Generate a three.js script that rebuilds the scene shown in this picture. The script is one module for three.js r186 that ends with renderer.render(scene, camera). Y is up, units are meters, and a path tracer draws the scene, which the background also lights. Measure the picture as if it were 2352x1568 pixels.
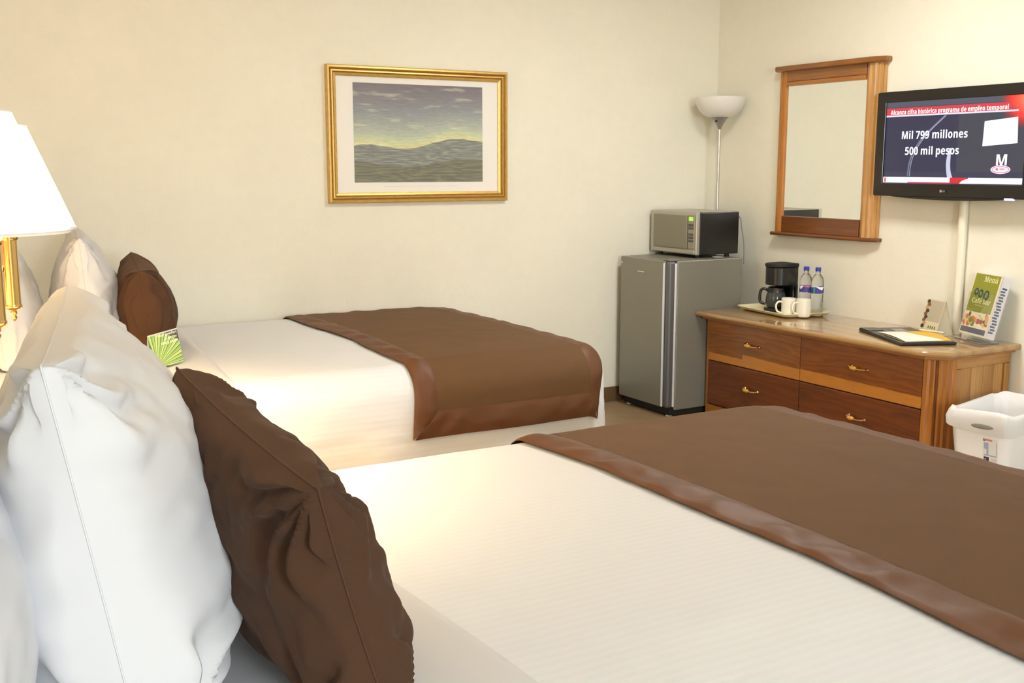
import * as THREE from 'three';
import { RoundedBoxGeometry } from 'three/addons/geometries/RoundedBoxGeometry.js';
import { ImprovedNoise } from 'three/addons/math/ImprovedNoise.js';
import { mergeGeometries, toCreasedNormals } from 'three/addons/utils/BufferGeometryUtils.js';
import { RectAreaLightUniformsLib } from 'three/addons/lights/RectAreaLightUniformsLib.js';

// ---------------------------------------------------------------- camera, sky, light, exposure
// axes: the back wall is z = 0, the mirror wall is x = 0, the room lies at x < 0, z > 0, floor y = 0
const scene = new THREE.Scene();
const renderer = new THREE.WebGLRenderer({ antialias: true });
renderer.toneMapping = THREE.LinearToneMapping;
renderer.toneMappingExposure = 1.09;
renderer.shadowMap.enabled = true;
const camera = new THREE.PerspectiveCamera(35.275, 3 / 2, 0.05, 60);
camera.position.set(-4.248, 1.340, 4.988);
camera.up.set(0, 1, 0);
camera.lookAt(-4.248 + 0.4911, 1.340 - 0.1611, 4.988 - 0.8561);
scene.add(camera);
scene.background = new THREE.Color(0.85, 0.93, 1.0);

RectAreaLightUniformsLib.init();
// daylight through the window in the wall behind the photographer
const WIN = { x0: -4.2, x1: -3.1, y0: 1.1, y1: 2.25, z: 8.4 };
const daylight = new THREE.RectAreaLight(new THREE.Color(0.86, 0.94, 1.0), 40, WIN.x1 - WIN.x0 - 0.1, WIN.y1 - WIN.y0 - 0.1);
daylight.name = 'window_daylight';
daylight.position.set((WIN.x0 + WIN.x1) / 2, (WIN.y0 + WIN.y1) / 2, WIN.z - 0.02);
daylight.lookAt(daylight.position.x, daylight.position.y, 0);
scene.add(daylight);
const LAMP_WARM = new THREE.Color(1.0, 0.70, 0.37), LAMP_CD = 4.6;

// the ceiling light over the gangway at the foot of the beds, out of view
const CL = { x: -1.25, z: 1.9, y: 2.55, s: 0.5 };
const ceilingGlow = new THREE.RectAreaLight(new THREE.Color(1.0, 0.98, 0.94), 39, CL.s, CL.s);
ceilingGlow.name = 'ceiling_light_glow';
ceilingGlow.position.set(CL.x, CL.y - 0.05, CL.z);
ceilingGlow.lookAt(CL.x, 0, CL.z);
scene.add(ceilingGlow);

// ---------------------------------------------------------------- helpers
const noise = new ImprovedNoise();
const N = (x, y, z = 0) => noise.noise(x, y, z);
const fbm = (x, y, z = 0, o = 4) => { let s = 0, a = 0.5; for (let i = 0; i < o; i++) { s += a * N(x, y, z + i * 7.3); x *= 2.03; y *= 2.03; a *= 0.5; } return s; };
const clamp = (x, a = 0, b = 1) => Math.min(b, Math.max(a, x));
const mix = (a, b, t) => a + (b - a) * t;
const mix3 = (a, b, t) => [mix(a[0], b[0], t), mix(a[1], b[1], t), mix(a[2], b[2], t)];
const sstep = (a, b, x) => { const t = clamp((x - a) / (b - a)); return t * t * (3 - 2 * t); };
let seed = 12345;
const rnd = () => { seed = (seed * 1664525 + 1013904223) >>> 0; return seed / 4294967296; };
const V = (x, y, z) => new THREE.Vector3(x, y, z);

const taken = {};
function numbered(n) { if (taken[n] === undefined) { taken[n] = 0; return n; } taken[n]++; return n + '_' + String(taken[n]).padStart(3, '0'); }
function tag(o, label, category, group) { o.userData.label = label; o.userData.category = category; if (group) o.userData.group = group; return o; }
function thing(name, label, category, pos = [0, 0, 0], group) {
  const g = new THREE.Group(); g.name = numbered(name); g.position.set(...pos); scene.add(g);
  return tag(g, label, category, group);
}
function mesh(name, geo, mat, parent, label) {
  const m = new THREE.Mesh(geo, mat); m.name = name; m.castShadow = m.receiveShadow = true;
  if (label) m.userData.label = label;
  (parent || scene).add(m); return m;
}
function struct(name, geo, mat, label, category = 'room') {
  const m = mesh(name, geo, mat); m.userData.kind = 'structure'; m.userData.label = label; m.userData.category = category; return m;
}
function box(x0, x1, y0, y1, z0, z1, r = 0.002, seg = 2) {
  const w = x1 - x0, h = y1 - y0, d = z1 - z0;
  r = Math.min(r, w / 2.01, h / 2.01, d / 2.01);
  const g = new RoundedBoxGeometry(w, h, d, seg, r);
  g.translate((x0 + x1) / 2, (y0 + y1) / 2, (z0 + z1) / 2);
  return g;
}
// uv in metres, u along the named axis (the run of the grain)
function grainUV(g, axis = 'z', off = 0) {
  const p = g.attributes.position, n = g.attributes.normal, uv = new Float32Array(p.count * 2);
  for (let i = 0; i < p.count; i++) {
    const q = { x: p.getX(i), y: p.getY(i), z: p.getZ(i) }, a = { x: Math.abs(n.getX(i)), y: Math.abs(n.getY(i)), z: Math.abs(n.getZ(i)) };
    const others = ['x', 'y', 'z'].filter((k) => k !== axis);
    const v = a[others[0]] > a[others[1]] ? q[others[1]] : q[others[0]];
    uv[i * 2] = q[axis] + off; uv[i * 2 + 1] = v + off * 0.37;
  }
  g.setAttribute('uv', new THREE.BufferAttribute(uv, 2));
  return g;
}
function fitUV(g, ua, u0, u1, va, v0, v1) {
  const p = g.attributes.position, uv = new Float32Array(p.count * 2);
  for (let i = 0; i < p.count; i++) {
    const q = { x: p.getX(i), y: p.getY(i), z: p.getZ(i) };
    uv[i * 2] = (q[ua] - u0) / (u1 - u0); uv[i * 2 + 1] = (q[va] - v0) / (v1 - v0);
  }
  g.setAttribute('uv', new THREE.BufferAttribute(uv, 2));
  return g;
}
function dtex(w, h, fn, srgb = true, repeat = null) {
  const d = new Uint8Array(w * h * 4);
  for (let y = 0; y < h; y++) for (let x = 0; x < w; x++) {
    const c = fn((x + 0.5) / w, (y + 0.5) / h), i = (y * w + x) * 4;
    d[i] = clamp(c[0], 0, 255); d[i + 1] = clamp(c[1], 0, 255); d[i + 2] = clamp(c[2], 0, 255); d[i + 3] = 255;
  }
  const t = new THREE.DataTexture(d, w, h, THREE.RGBAFormat);
  t.magFilter = THREE.LinearFilter; t.minFilter = THREE.LinearMipmapLinearFilter; t.generateMipmaps = true;
  if (srgb) t.colorSpace = THREE.SRGBColorSpace;
  if (repeat) { t.wrapS = t.wrapT = THREE.MirroredRepeatWrapping; t.repeat.set(...repeat); }
  t.needsUpdate = true; return t;
}
function ctex(w, h, draw) {
  const c = document.createElement('canvas'); c.width = w; c.height = h;
  draw(c.getContext('2d'), w, h);
  const t = new THREE.CanvasTexture(c); t.colorSpace = THREE.SRGBColorSpace; return t;
}
const std = (o) => new THREE.MeshStandardMaterial(o);
const phy = (o) => new THREE.MeshPhysicalMaterial(o);
const lathe = (pts, seg = 48) => new THREE.LatheGeometry(pts.map(([r, y]) => new THREE.Vector2(r, y)), seg);
const tube = (pts, r, seg = 40, rad = 10, closed = false) => new THREE.TubeGeometry(new THREE.CatmullRomCurve3(pts, closed), seg, r, rad, closed);
// grid surface from f(u, v) -> [x, y, z], u and v in 0..1
function surf(nu, nv, f, uvf) {
  const pos = [], uv = [], idx = [];
  for (let j = 0; j <= nv; j++) for (let i = 0; i <= nu; i++) {
    const u = i / nu, v = j / nv; pos.push(...f(u, v)); uv.push(...(uvf ? uvf(u, v) : [u, v]));
  }
  for (let j = 0; j < nv; j++) for (let i = 0; i < nu; i++) {
    const a = j * (nu + 1) + i, b = a + 1, c = a + nu + 1, d = c + 1; idx.push(a, c, b, b, c, d);
  }
  const g = new THREE.BufferGeometry();
  g.setAttribute('position', new THREE.Float32BufferAttribute(pos, 3)); g.setAttribute('uv', new THREE.Float32BufferAttribute(uv, 2));
  g.setIndex(idx); g.computeVertexNormals(); return g;
}
function extrude(pts, depth, bevel = 0, bseg = 2) {
  const s = new THREE.Shape(pts.map(([x, y]) => new THREE.Vector2(x, y)));
  return new THREE.ExtrudeGeometry(s, { depth, bevelEnabled: bevel > 0, bevelSize: bevel, bevelThickness: bevel, bevelSegments: bseg, curveSegments: 12 });
}
// a plan outline in (x, z) raised from y0 to y1
function prism(pts, y0, y1, bevel = 0, bseg = 3) {
  const g = extrude(pts.map(([x, z]) => [x, -z]), y1 - y0 - 2 * bevel, bevel, bseg);
  g.rotateX(-Math.PI / 2); g.translate(0, y0 + bevel, 0); return g;
}

// ---------------------------------------------------------------- materials
const wallBump = dtex(512, 512, (u, v) => { const k = 128 + 90 * fbm(u * 60, v * 60, 1, 3) + 60 * fbm(u * 9, v * 9, 5, 3); return [k, k, k]; }, false, [1 / 1.1, 1 / 1.1]);
const wallTex = dtex(512, 512, (u, v) => { const k = 1 + 0.022 * fbm(u * 6, v * 6, 3, 4) + 0.012 * fbm(u * 40, v * 40, 9, 2); return [238 * k, 234 * k, 218 * k]; }, true, [1 / 2.3, 1 / 2.3]);
const M = {
  wall: std({ map: wallTex, bumpMap: wallBump, bumpScale: 0.0012, roughness: 0.72 }),
  ceiling: std({ color: 0xf4f1e8, roughness: 0.9 }),
  floor: std({ map: dtex(512, 512, (u, v) => { const k = 1 + 0.16 * fbm(u * 14, v * 14, 4, 4); return [146 * k, 122 * k, 92 * k]; }, true, [0.6, 0.6]), roughness: 0.45 }),
  baseboard: std({ color: 0x6b5134, roughness: 0.5 }),
  whitePaint: std({ color: 0xf0eee6, roughness: 0.45 }),
  white: null,
  black: phy({ color: 0x0b0b0c, roughness: 0.32, clearcoat: 0.3, clearcoatRoughness: 0.2 }),
  blackMatte: std({ color: 0x141414, roughness: 0.6 }),
  chrome: std({ color: 0xe2e2e4, metalness: 1, roughness: 0.22 }),
  brass: std({ color: 0xdcb979, metalness: 1, roughness: 0.16 }),
  steel: std({ color: 0xb9b6ab, metalness: 0.75, roughness: 0.42 }),
  glass: phy({ color: 0xffffff, transmission: 1, thickness: 0, roughness: 0.02, ior: 1.45 }),
};
// woods
function woodTex(dark, light, sd, sx = 3, sy = 60, amt = 1) {
  return dtex(768, 512, (u, v) => {
    const w = fbm(u * 1.5, v * 4, sd, 3) * 0.25;
    const rings = 0.5 + 0.5 * Math.sin((v + w * 0.5) * 46 + 6 * fbm(u * 1.2, v * 3, sd + 3, 3));
    const fine = fbm(u * sx * 2, v * sy * 2, sd + 5, 3);
    const t = clamp(0.45 + amt * (0.32 * (rings - 0.5) + 0.55 * fine + 0.5 * w));
    const c = mix3(dark, light, t);
    return c;
  }, true, [1, 1]);
}
const WT = { mid: woodTex([112, 64, 22], [176, 116, 52], 2), top: woodTex([150, 112, 66], [196, 160, 108], 8), side: woodTex([150, 98, 42], [204, 152, 82], 14), dark: woodTex([84, 42, 14], [136, 80, 30], 21), edge: woodTex([150, 90, 28], [194, 128, 50], 27), pale: woodTex([168, 118, 60], [216, 168, 100], 31) };
const wood = (t, o = {}) => phy({ map: t, roughness: 0.38, clearcoat: 0.5, clearcoatRoughness: 0.14, ...o });
const W = { mid: wood(WT.mid), top: wood(WT.top, { clearcoat: 1, clearcoatRoughness: 0.06, roughness: 0.3 }), side: wood(WT.side), dark: wood(WT.dark), edge: wood(WT.edge), pale: wood(WT.pale) };
// linens: woven satin stripes running down the bed
const stripeTex = dtex(8, 512, (u, v) => { const s = Math.sin(v * Math.PI * 2 * 24); const k = 229 + 2 * sstep(-0.3, 0.3, s); return [k - 3, k, k + 6]; }, true);
stripeTex.wrapS = stripeTex.wrapT = THREE.RepeatWrapping; stripeTex.repeat.set(1, 2);
const stripeBump = dtex(8, 512, (u, v) => { const s = Math.sin(v * Math.PI * 2 * 24); const k = 255 * sstep(-0.4, 0.4, s); return [k, k, k]; }, false);
stripeBump.wrapS = stripeBump.wrapT = THREE.RepeatWrapping; stripeBump.repeat.set(1, 2);
M.linen = phy({ map: stripeTex, bumpMap: stripeBump, bumpScale: 0.0001, roughness: 0.8, sheen: 0.3, sheenRoughness: 0.5, side: THREE.DoubleSide });
M.cotton = phy({ color: 0xdadadd, roughness: 0.82, sheen: 0.3, sheenRoughness: 0.5, side: THREE.DoubleSide });
const weave = dtex(256, 256, (u, v) => { const k = 128 + 60 * Math.sin(u * 2 * Math.PI * 64) * Math.sin(v * 2 * Math.PI * 64) + 60 * fbm(u * 30, v * 30, 2, 2); return [k, k, k]; }, false, [14, 14]);
M.brownCloth = phy({ color: 0x5b3f21, roughness: 0.85, bumpMap: weave, bumpScale: 0.0003, sheen: 0.15, sheenColor: new THREE.Color(0.5, 0.33, 0.2), sheenRoughness: 0.45, side: THREE.DoubleSide });
M.brownSatin = phy({ color: 0x5c3719, roughness: 0.55, sheen: 0.15, sheenColor: new THREE.Color(0.5, 0.3, 0.16), sheenRoughness: 0.35, side: THREE.DoubleSide });
M.cushion = phy({ color: 0x452a15, roughness: 0.9, bumpMap: weave, bumpScale: 0.0004, sheen: 0.25, sheenColor: new THREE.Color(0.46, 0.3, 0.18), sheenRoughness: 0.4, side: THREE.DoubleSide });
M.cushionSeam = std({ color: 0x4a2c18, roughness: 0.8 });

// ---------------------------------------------------------------- room shell
const RX = -4.46, RZ = 8.40, RH = 2.55, TH = 0.12;
const planeUV = (g, ax) => grainUV(g, ax);
struct('floor', planeUV(box(RX - TH, TH, -TH, 0, -TH, RZ + TH, 0.0005, 1), 'x'), M.floor, 'brown stone-look floor seen between the far bed and the fridge', 'floor');
struct('ceiling', box(RX - TH, TH, RH, RH + TH, -TH, RZ + TH, 0.0005, 1), M.ceiling, 'plain white ceiling above the room', 'ceiling');
struct('wall_back', planeUV(box(RX - TH, TH, 0, RH, -TH, 0, 0.0005, 1), 'x'), M.wall, 'cream painted wall behind the framed picture', 'wall');
struct('wall_right', planeUV(box(0, TH, 0, RH, -TH, RZ + TH, 0.0005, 1), 'z'), M.wall, 'cream painted wall with the mirror and television', 'wall');
struct('wall_left', planeUV(box(RX - TH, RX, 0, RH, 0, RZ + TH, 0.0005, 1), 'z'), M.wall, 'cream wall at the heads of the beds', 'wall');
{
  const parts = [[RX, WIN.x0, 0, RH], [WIN.x1, 0, 0, RH], [WIN.x0, WIN.x1, 0, WIN.y0], [WIN.x0, WIN.x1, WIN.y1, RH]].map(([a, b, c, d]) => planeUV(box(a, b, c, d, RZ, RZ + TH, 0.0005, 1), 'x'));
  struct('wall_front', mergeGeometries(parts), M.wall, 'cream wall with the window behind the photographer', 'wall');
  const w = new THREE.Group(); w.name = 'window_1'; w.userData = { kind: 'structure', label: 'window in the wall behind the photographer', category: 'window' }; scene.add(w);
  const f = 0.05, z0 = RZ + 0.03, z1 = RZ + 0.08;
  mesh('window_frame', mergeGeometries([box(WIN.x0, WIN.x1, WIN.y0, WIN.y0 + f, z0, z1), box(WIN.x0, WIN.x1, WIN.y1 - f, WIN.y1, z0, z1), box(WIN.x0, WIN.x0 + f, WIN.y0 + f, WIN.y1 - f, z0, z1), box(WIN.x1 - f, WIN.x1, WIN.y0 + f, WIN.y1 - f, z0, z1)]), M.whitePaint, w);
  mesh('pane', box(WIN.x0 + f, WIN.x1 - f, WIN.y0 + f, WIN.y1 - f, RZ + 0.05, RZ + 0.056, 0.001, 1), M.glass, w);
}
struct('baseboard_back', box(RX, 0, 0, 0.085, 0, 0.012, 0.003), M.baseboard, 'brown baseboard along the picture wall', 'baseboard');
struct('baseboard_right', box(-0.012, 0, 0, 0.085, 0.012, RZ, 0.003), M.baseboard, 'brown baseboard along the mirror wall', 'baseboard');
{
  const t = thing('ceiling_light', 'square white ceiling light above the dresser gangway', 'ceiling light', [CL.x, RH, CL.z]);
  mesh('housing', box(-0.29, 0.29, -0.03, 0, -0.29, 0.29, 0.006), M.whitePaint, t);
  mesh('diffuser', box(-0.26, 0.26, -0.045, -0.031, -0.26, 0.26, 0.005), std({ color: 0xffffff, emissive: new THREE.Color(1, 0.94, 0.82), emissiveIntensity: 1.5 }), t);
}

// ---------------------------------------------------------------- beds
// cloth (p, q) in metres laid over a mattress block: p along x, q along z; beyond the edge it bends down
function drape(B, p, q, lift = 0, fold = 1) {
  const r = B.r, rc = B.rc, x0 = B.x0 + r + rc, x1 = B.x1 - r - rc, z0 = B.z0 + r + rc, z1 = B.z1 - r - rc;
  const cp = clamp(p, x0, x1), cq = clamp(q, z0, z1);
  let ox = p - cp, oz = q - cq; let L = Math.hypot(ox, oz);
  const dome = B.dome * (1 - Math.pow(Math.abs((q - (B.z0 + B.z1) / 2) / ((B.z1 - B.z0) / 2)), 2.4)) * sstep(0, 0.5, B.x1 - p + 0.12);
  const rough = fold * (0.006 * fbm(p * 2.3, q * 2.3, B.sd, 3) + 0.0022 * fbm(p * 9, q * 7, B.sd + 4, 2));
  const top = B.top + Math.max(dome, 0) * (L < rc + r ? 1 : 0.9);
  if (L < 1e-9) return [p, top + rough + lift, q];
  ox /= L; oz /= L;
  if (L <= rc) return [cp + ox * L, top + rough + lift, cq + oz * L];
  const s = L - rc, R = r + lift;
  if (s < r * Math.PI / 2) {
    const a = s / r;
    return [cp + ox * (rc + R * Math.sin(a)) , top - r + (R + rough) * Math.cos(a), cq + oz * (rc + R * Math.sin(a))];
  }
  const d = s - r * Math.PI / 2;
  const k = sstep(0, 0.3, d) * fold;
  const along = Math.abs(oz) > Math.abs(ox) ? p : q;
  const wav = k * (0.012 * Math.sin(along * 13 + 2 * N(along * 2, 1, B.sd)) + 0.014 * fbm(along * 5, d * 6, B.sd + 9, 3)) + 0.004 * fold * fbm(along * 4, d * 26, B.sd + 2, 2) * sstep(0, 0.1, d);
  const H = rc + R + wav + 0.035 * d;
  return [cp + ox * H, Math.max(top - r - d, B.hem), cq + oz * H];
}
const FAR = { x0: -4.33, x1: -1.80, z0: 0.05, z1: 1.575, top: 0.628, r: 0.11, rc: 0.05, dome: 0.022, hem: 0.09, sd: 11.3 };
const NEAR = { x0: -4.33, x1: -1.89, z0: 2.50, z1: 4.22, top: 0.608, r: 0.10, rc: 0.05, dome: 0.022, hem: 0.09, sd: 27.7 };
function bed(B, label, foldX, cut) {
  const t = thing('bed', label, 'bed');
  mesh('bed_base', box(B.x0 + 0.06, B.x1 - 0.08, 0.0, 0.30, B.z0 + 0.08, B.z1 - 0.08, 0.02), std({ color: 0x8d7a62, roughness: 0.9 }), t);
  mesh('mattress', box(B.x0 + 0.03, B.x1 - 0.055, 0.301, B.top - 0.03, B.z0 + 0.055, B.z1 - 0.055, 0.07, 4), M.cotton, t);
  const drop = 0.62, p0 = B.x0 + 0.16, p1 = B.x1 + drop - 0.1, q0 = B.z0 - drop + 0.1, q1 = B.z1 + drop - 0.1;
  const lmax = B.rc + B.r * Math.PI / 2 + B.top - B.r - B.hem;
  const lim = (p, q) => { // keep the cloth's corner from running past the hem
    const r = B.r + B.rc, cp = clamp(p, B.x0 + r, B.x1 - r), cq = clamp(q, B.z0 + r, B.z1 - r), L = Math.hypot(p - cp, q - cq);
    return L > lmax ? [cp + (p - cp) * lmax / L, cq + (q - cq) * lmax / L] : [p, q];
  };
  mesh('coverlet', surf(260, 240, (u, v) => { const [p, q] = lim(mix(p0, p1, u), mix(q0, q1, v)); return drape(B, p, q); }, (u, v) => [mix(p0, p1, u), mix(q0, q1, v)]), M.linen, t);
  // the top sheet turned down over the coverlet at the head
  mesh('turned_sheet', surf(70, 240, (u, v) => {
    const q = mix(q0, q1, v), edge = foldX + 0.02 * N(q * 2.1, 3, B.sd) + cut * (q - (B.z0 + B.z1) / 2);
    const [p, qq] = lim(mix(p0, edge, Math.pow(u, 0.6)), q); const e = sstep(0, 0.035, edge - p);
    return drape(B, p, qq, 0.001 + 0.013 * Math.sqrt(e) + 0.004 * Math.sin(q * 7 + 1) * e * sstep(0.2, 0, edge - p));
  }, (u, v) => [u * 2, mix(q0, q1, v)]), M.cotton, t);
  return t;
}
bed(FAR, 'white bed against the picture wall, farther of the two', -3.26, -0.08);
bed(NEAR, 'white bed in the foreground, nearest the camera', -3.54, 0.05);

function runner(B, label, pA, pB, qA, qB, bw) {
  const t = thing('bed_runner', label, 'bed runner');
  const lift = 0.012, lim = B.rc + B.r * Math.PI / 2 + B.top - B.r - B.hem;
  const at = (p, q, extra = 0) => drape(B, p, q, lift + extra);
  const wob = (q) => 0.012 * N(q * 2.4, 8, B.sd) + 0.006 * Math.sin(q * 9);
  const a = pA + bw, b = pB - bw, c = qA + bw, d = qB - bw;
  mesh('panel', surf(90, 200, (u, v) => at(mix(a, b, u), mix(c, d, v)), (u, v) => [mix(a, b, u), mix(c, d, v)]), M.brownCloth, t);
  // puckered satin bands, mitred at the corners
  const puck = (s, w) => (0.0042 * Math.sin(s * 38 + 5 * N(s * 3, 2, B.sd) + w * 2.4) + 0.006 * N(s * 16, w * 1.5, B.sd + 6)) * Math.sin(Math.PI * clamp(w, 0.02, 0.98)) + 0.006 * Math.sin(Math.PI * w);
  const band = (fn, len) => surf(12, 260, (w, s) => fn(w, s), (w, s) => [w * bw * 6, s * len]);
  const g1 = band((w, s) => { const q = mix(mix(c, qA, w), mix(d, qB, w), s); return at(mix(a, pA + wob(q), w), q, puck(q, w) - 0.004 * (w > 0.97)); }, 1);
  const g2 = band((w, s) => { const q = mix(mix(c, qA, w), mix(d, qB, w), s); return at(mix(b, pB + wob(q + 4) * 0.6, w), q, puck(q + 3, w) * 0.5); }, 1);
  const g3 = band((w, s) => { const p = mix(mix(a, pA, w), mix(b, pB, w), s); return at(p, mix(d, qB, w), puck(p + 5, w) * 0.8); }, 1);
  const g4 = band((w, s) => { const p = mix(mix(a, pA, w), mix(b, pB, w), s); return at(p, mix(c, qA, w), puck(p + 9, w) * 0.8); }, 1);
  for (const g of [g1, g2, g3, g4]) mesh('satin_border', g, M.brownSatin, t);
  return t;
}
runner(FAR, 'brown satin-edged runner across the far bed by the picture wall', -2.70, -1.85, 0.06, FAR.z1 + 0.205, 0.095);
runner(NEAR, 'brown satin-edged runner across the foreground bed', -2.845, -1.925, NEAR.z0 - 0.12, NEAR.z1 + 0.12, 0.10);

// ---------------------------------------------------------------- pillows and cushions
// X = width, Y = height, Z = thickness, base in the middle of the lower edge
function pillowGeo(w, h, t, sd, o = {}) {
  const { pinch = 0.06, pow = 0.42, sag = 0.18, wr = 0.006, n = 84, pleat = 0.006, back = 0.6 } = o;
  const rim = (u, v) => {
    const kx = pinch * (1 - v * v) * Math.abs(u), ky = pinch * (1 - u * u) * Math.abs(v);
    let x = w / 2 * u * (1 - kx), y = h / 2 * v * (1 - ky);
    return [x, y + h / 2];
  };
  const side = (s) => surf(n, n, (a, b) => {
    const ea = Math.sin((a - 0.5) * Math.PI), eb = Math.sin((b - 0.5) * Math.PI); // denser at the rim
    const u = mix(2 * a - 1, ea, 0.6) * s, v = mix(2 * b - 1, eb, 0.6);
    let [x, y] = rim(u, v);
    const edge = Math.pow(Math.max(0, (1 - u * u) * (1 - v * v)), pow);
    let z = t / 2 * edge * (1 + sag * -v) * (1 + 0.25 * (1 - u * u) * (1 - v * v));
    const near = 1 - Math.min(1 - Math.abs(u), 1 - Math.abs(v));
    let wrk = wr * (fbm(u * 2.2 + sd, v * 2.2, sd + s * 3, 3) * 1.6 + 0.5 * fbm(u * 5, v * 5, sd + s, 2));
    for (const [cu, cv] of [[-1, -1], [1, -1], [-1, 1], [1, 1]]) {
      const du = (u - cu) * w / 2, dv = (v - cv) * h / 2, d = Math.hypot(du, dv), th = Math.atan2(Math.abs(dv), Math.abs(du));
      wrk += pleat * Math.exp(-Math.pow((d - 0.10) / 0.075, 2)) * Math.sin(th * 13 + sd + cu * 2 + cv + 8 * N(d * 6, th, sd));
    }
    if (o.ripple) wrk += o.ripple * Math.sin(u * 34 + 3 * N(u * 3, v * 2, sd)) * sstep(0.35, 0.98, near) * sstep(0, 0.2, 1 - near);
    wrk *= sstep(0, 0.12, edge);
    z = (z + wrk) * (s < 0 ? back : 1);
    return [x, y, s * z];
  }, (a, b) => [a * w * s, b * h]);
  return { geo: mergeGeometries([side(1), side(-1)]), rim };
}
function putAxes(o, base, xa, ya) {
  const X = V(...xa).normalize(), Z = X.clone().cross(V(...ya)).normalize(), Y = Z.clone().cross(X);
  const m = new THREE.Matrix4().makeBasis(X, Y, Z); o.quaternion.setFromRotationMatrix(m); o.position.set(...base);
}
function pillow(name, label, category, w, h, t, sd, mat, base, xa, ya, o = {}, seamMat = null, group) {
  const g = thing(name, label, category, base, group); putAxes(g, base, xa, ya);
  const { geo, rim } = pillowGeo(w, h, t, sd, o);
  mesh(o.partName || 'pillow_case', geo, mat, g);
  const pts = [], K = 40;
  for (let i = 0; i < K; i++) pts.push([-1 + 2 * i / K, 1]);
  for (let i = 0; i < K; i++) pts.push([1, 1 - 2 * i / K]);
  for (let i = 0; i < K; i++) pts.push([1 - 2 * i / K, -1]);
  for (let i = 0; i < K; i++) pts.push([-1, -1 + 2 * i / K]);
  mesh('seam', tube(pts.map(([u, v]) => { const [x, y] = rim(u, v); return V(x, y, 0); }), o.seam || 0.0013, 320, 6, true), seamMat || mat, g);
  return g;
}
const zx = [0, 0, -1];
pillow('pillow', 'large white pillow standing behind the foreground brown cushion', 'pillow', 0.86, 0.485, 0.30, 3.1, M.cotton, [-3.972, 0.648, 3.335], [0.115, 0.0, -0.7], [-0.17, 0.98, 0], { wr: 0.016, pleat: 0.013, pinch: 0.03, pow: 0.31, sag: 0.36, back: 0.85 });
pillow('pillow', 'white pillow behind the large foreground pillow, at the left frame edge', 'pillow', 0.80, 0.47, 0.22, 5.7, M.cotton, [-4.225, 0.648, 3.52], [0.05, 0, -0.7], [-0.17, 0.98, 0], { wr: 0.01, pinch: 0.03, pow: 0.3 });
pillow('throw_cushion', 'dark brown throw cushion in the foreground, seamed top and pinched corners', 'cushion', 0.53, 0.385, 0.165, 8.2, M.cushion, [-3.765, 0.648, 3.575], [-0.03, 0.05, -0.48], [-0.30, 0.95, 0.0], { wr: 0.012, pleat: 0.012, pinch: 0.06, pow: 0.3, seam: 0.0018, partName: 'cushion_cover', ripple: 0.0032, back: 0.9 }, M.cushionSeam);
pillow('pillow', 'white pillow right behind the cushion on the far bed', 'pillow', 0.72, 0.43, 0.21, 12.4, M.cotton, [-3.632, 0.668, 0.72], [0.06, 0, -0.5], [-0.07, 0.98, 0], { wr: 0.012, pleat: 0.010, pinch: 0.03, pow: 0.34, sag: 0.35, back: 0.9 });
pillow('pillow', 'white pillow at the head of the far bed, half behind the lamps', 'pillow', 0.72, 0.44, 0.22, 15.9, M.cotton, [-3.925, 0.668, 0.76], [0.05, 0, -0.5], [-0.10, 0.98, 0], { wr: 0.01, pinch: 0.03, pow: 0.3 });
pillow('throw_cushion', 'brown throw cushion on the far bed beside the green card', 'cushion', 0.50, 0.33, 0.18, 18.8, M.cushion, [-3.448, 0.668, 0.86], [0.06, 0.03, -0.5], [-0.10, 0.95, -0.03], { wr: 0.008, pleat: 0.009, pinch: 0.06, pow: 0.3, seam: 0.0018, partName: 'cushion_cover', back: 0.95 }, M.cushionSeam);

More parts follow.
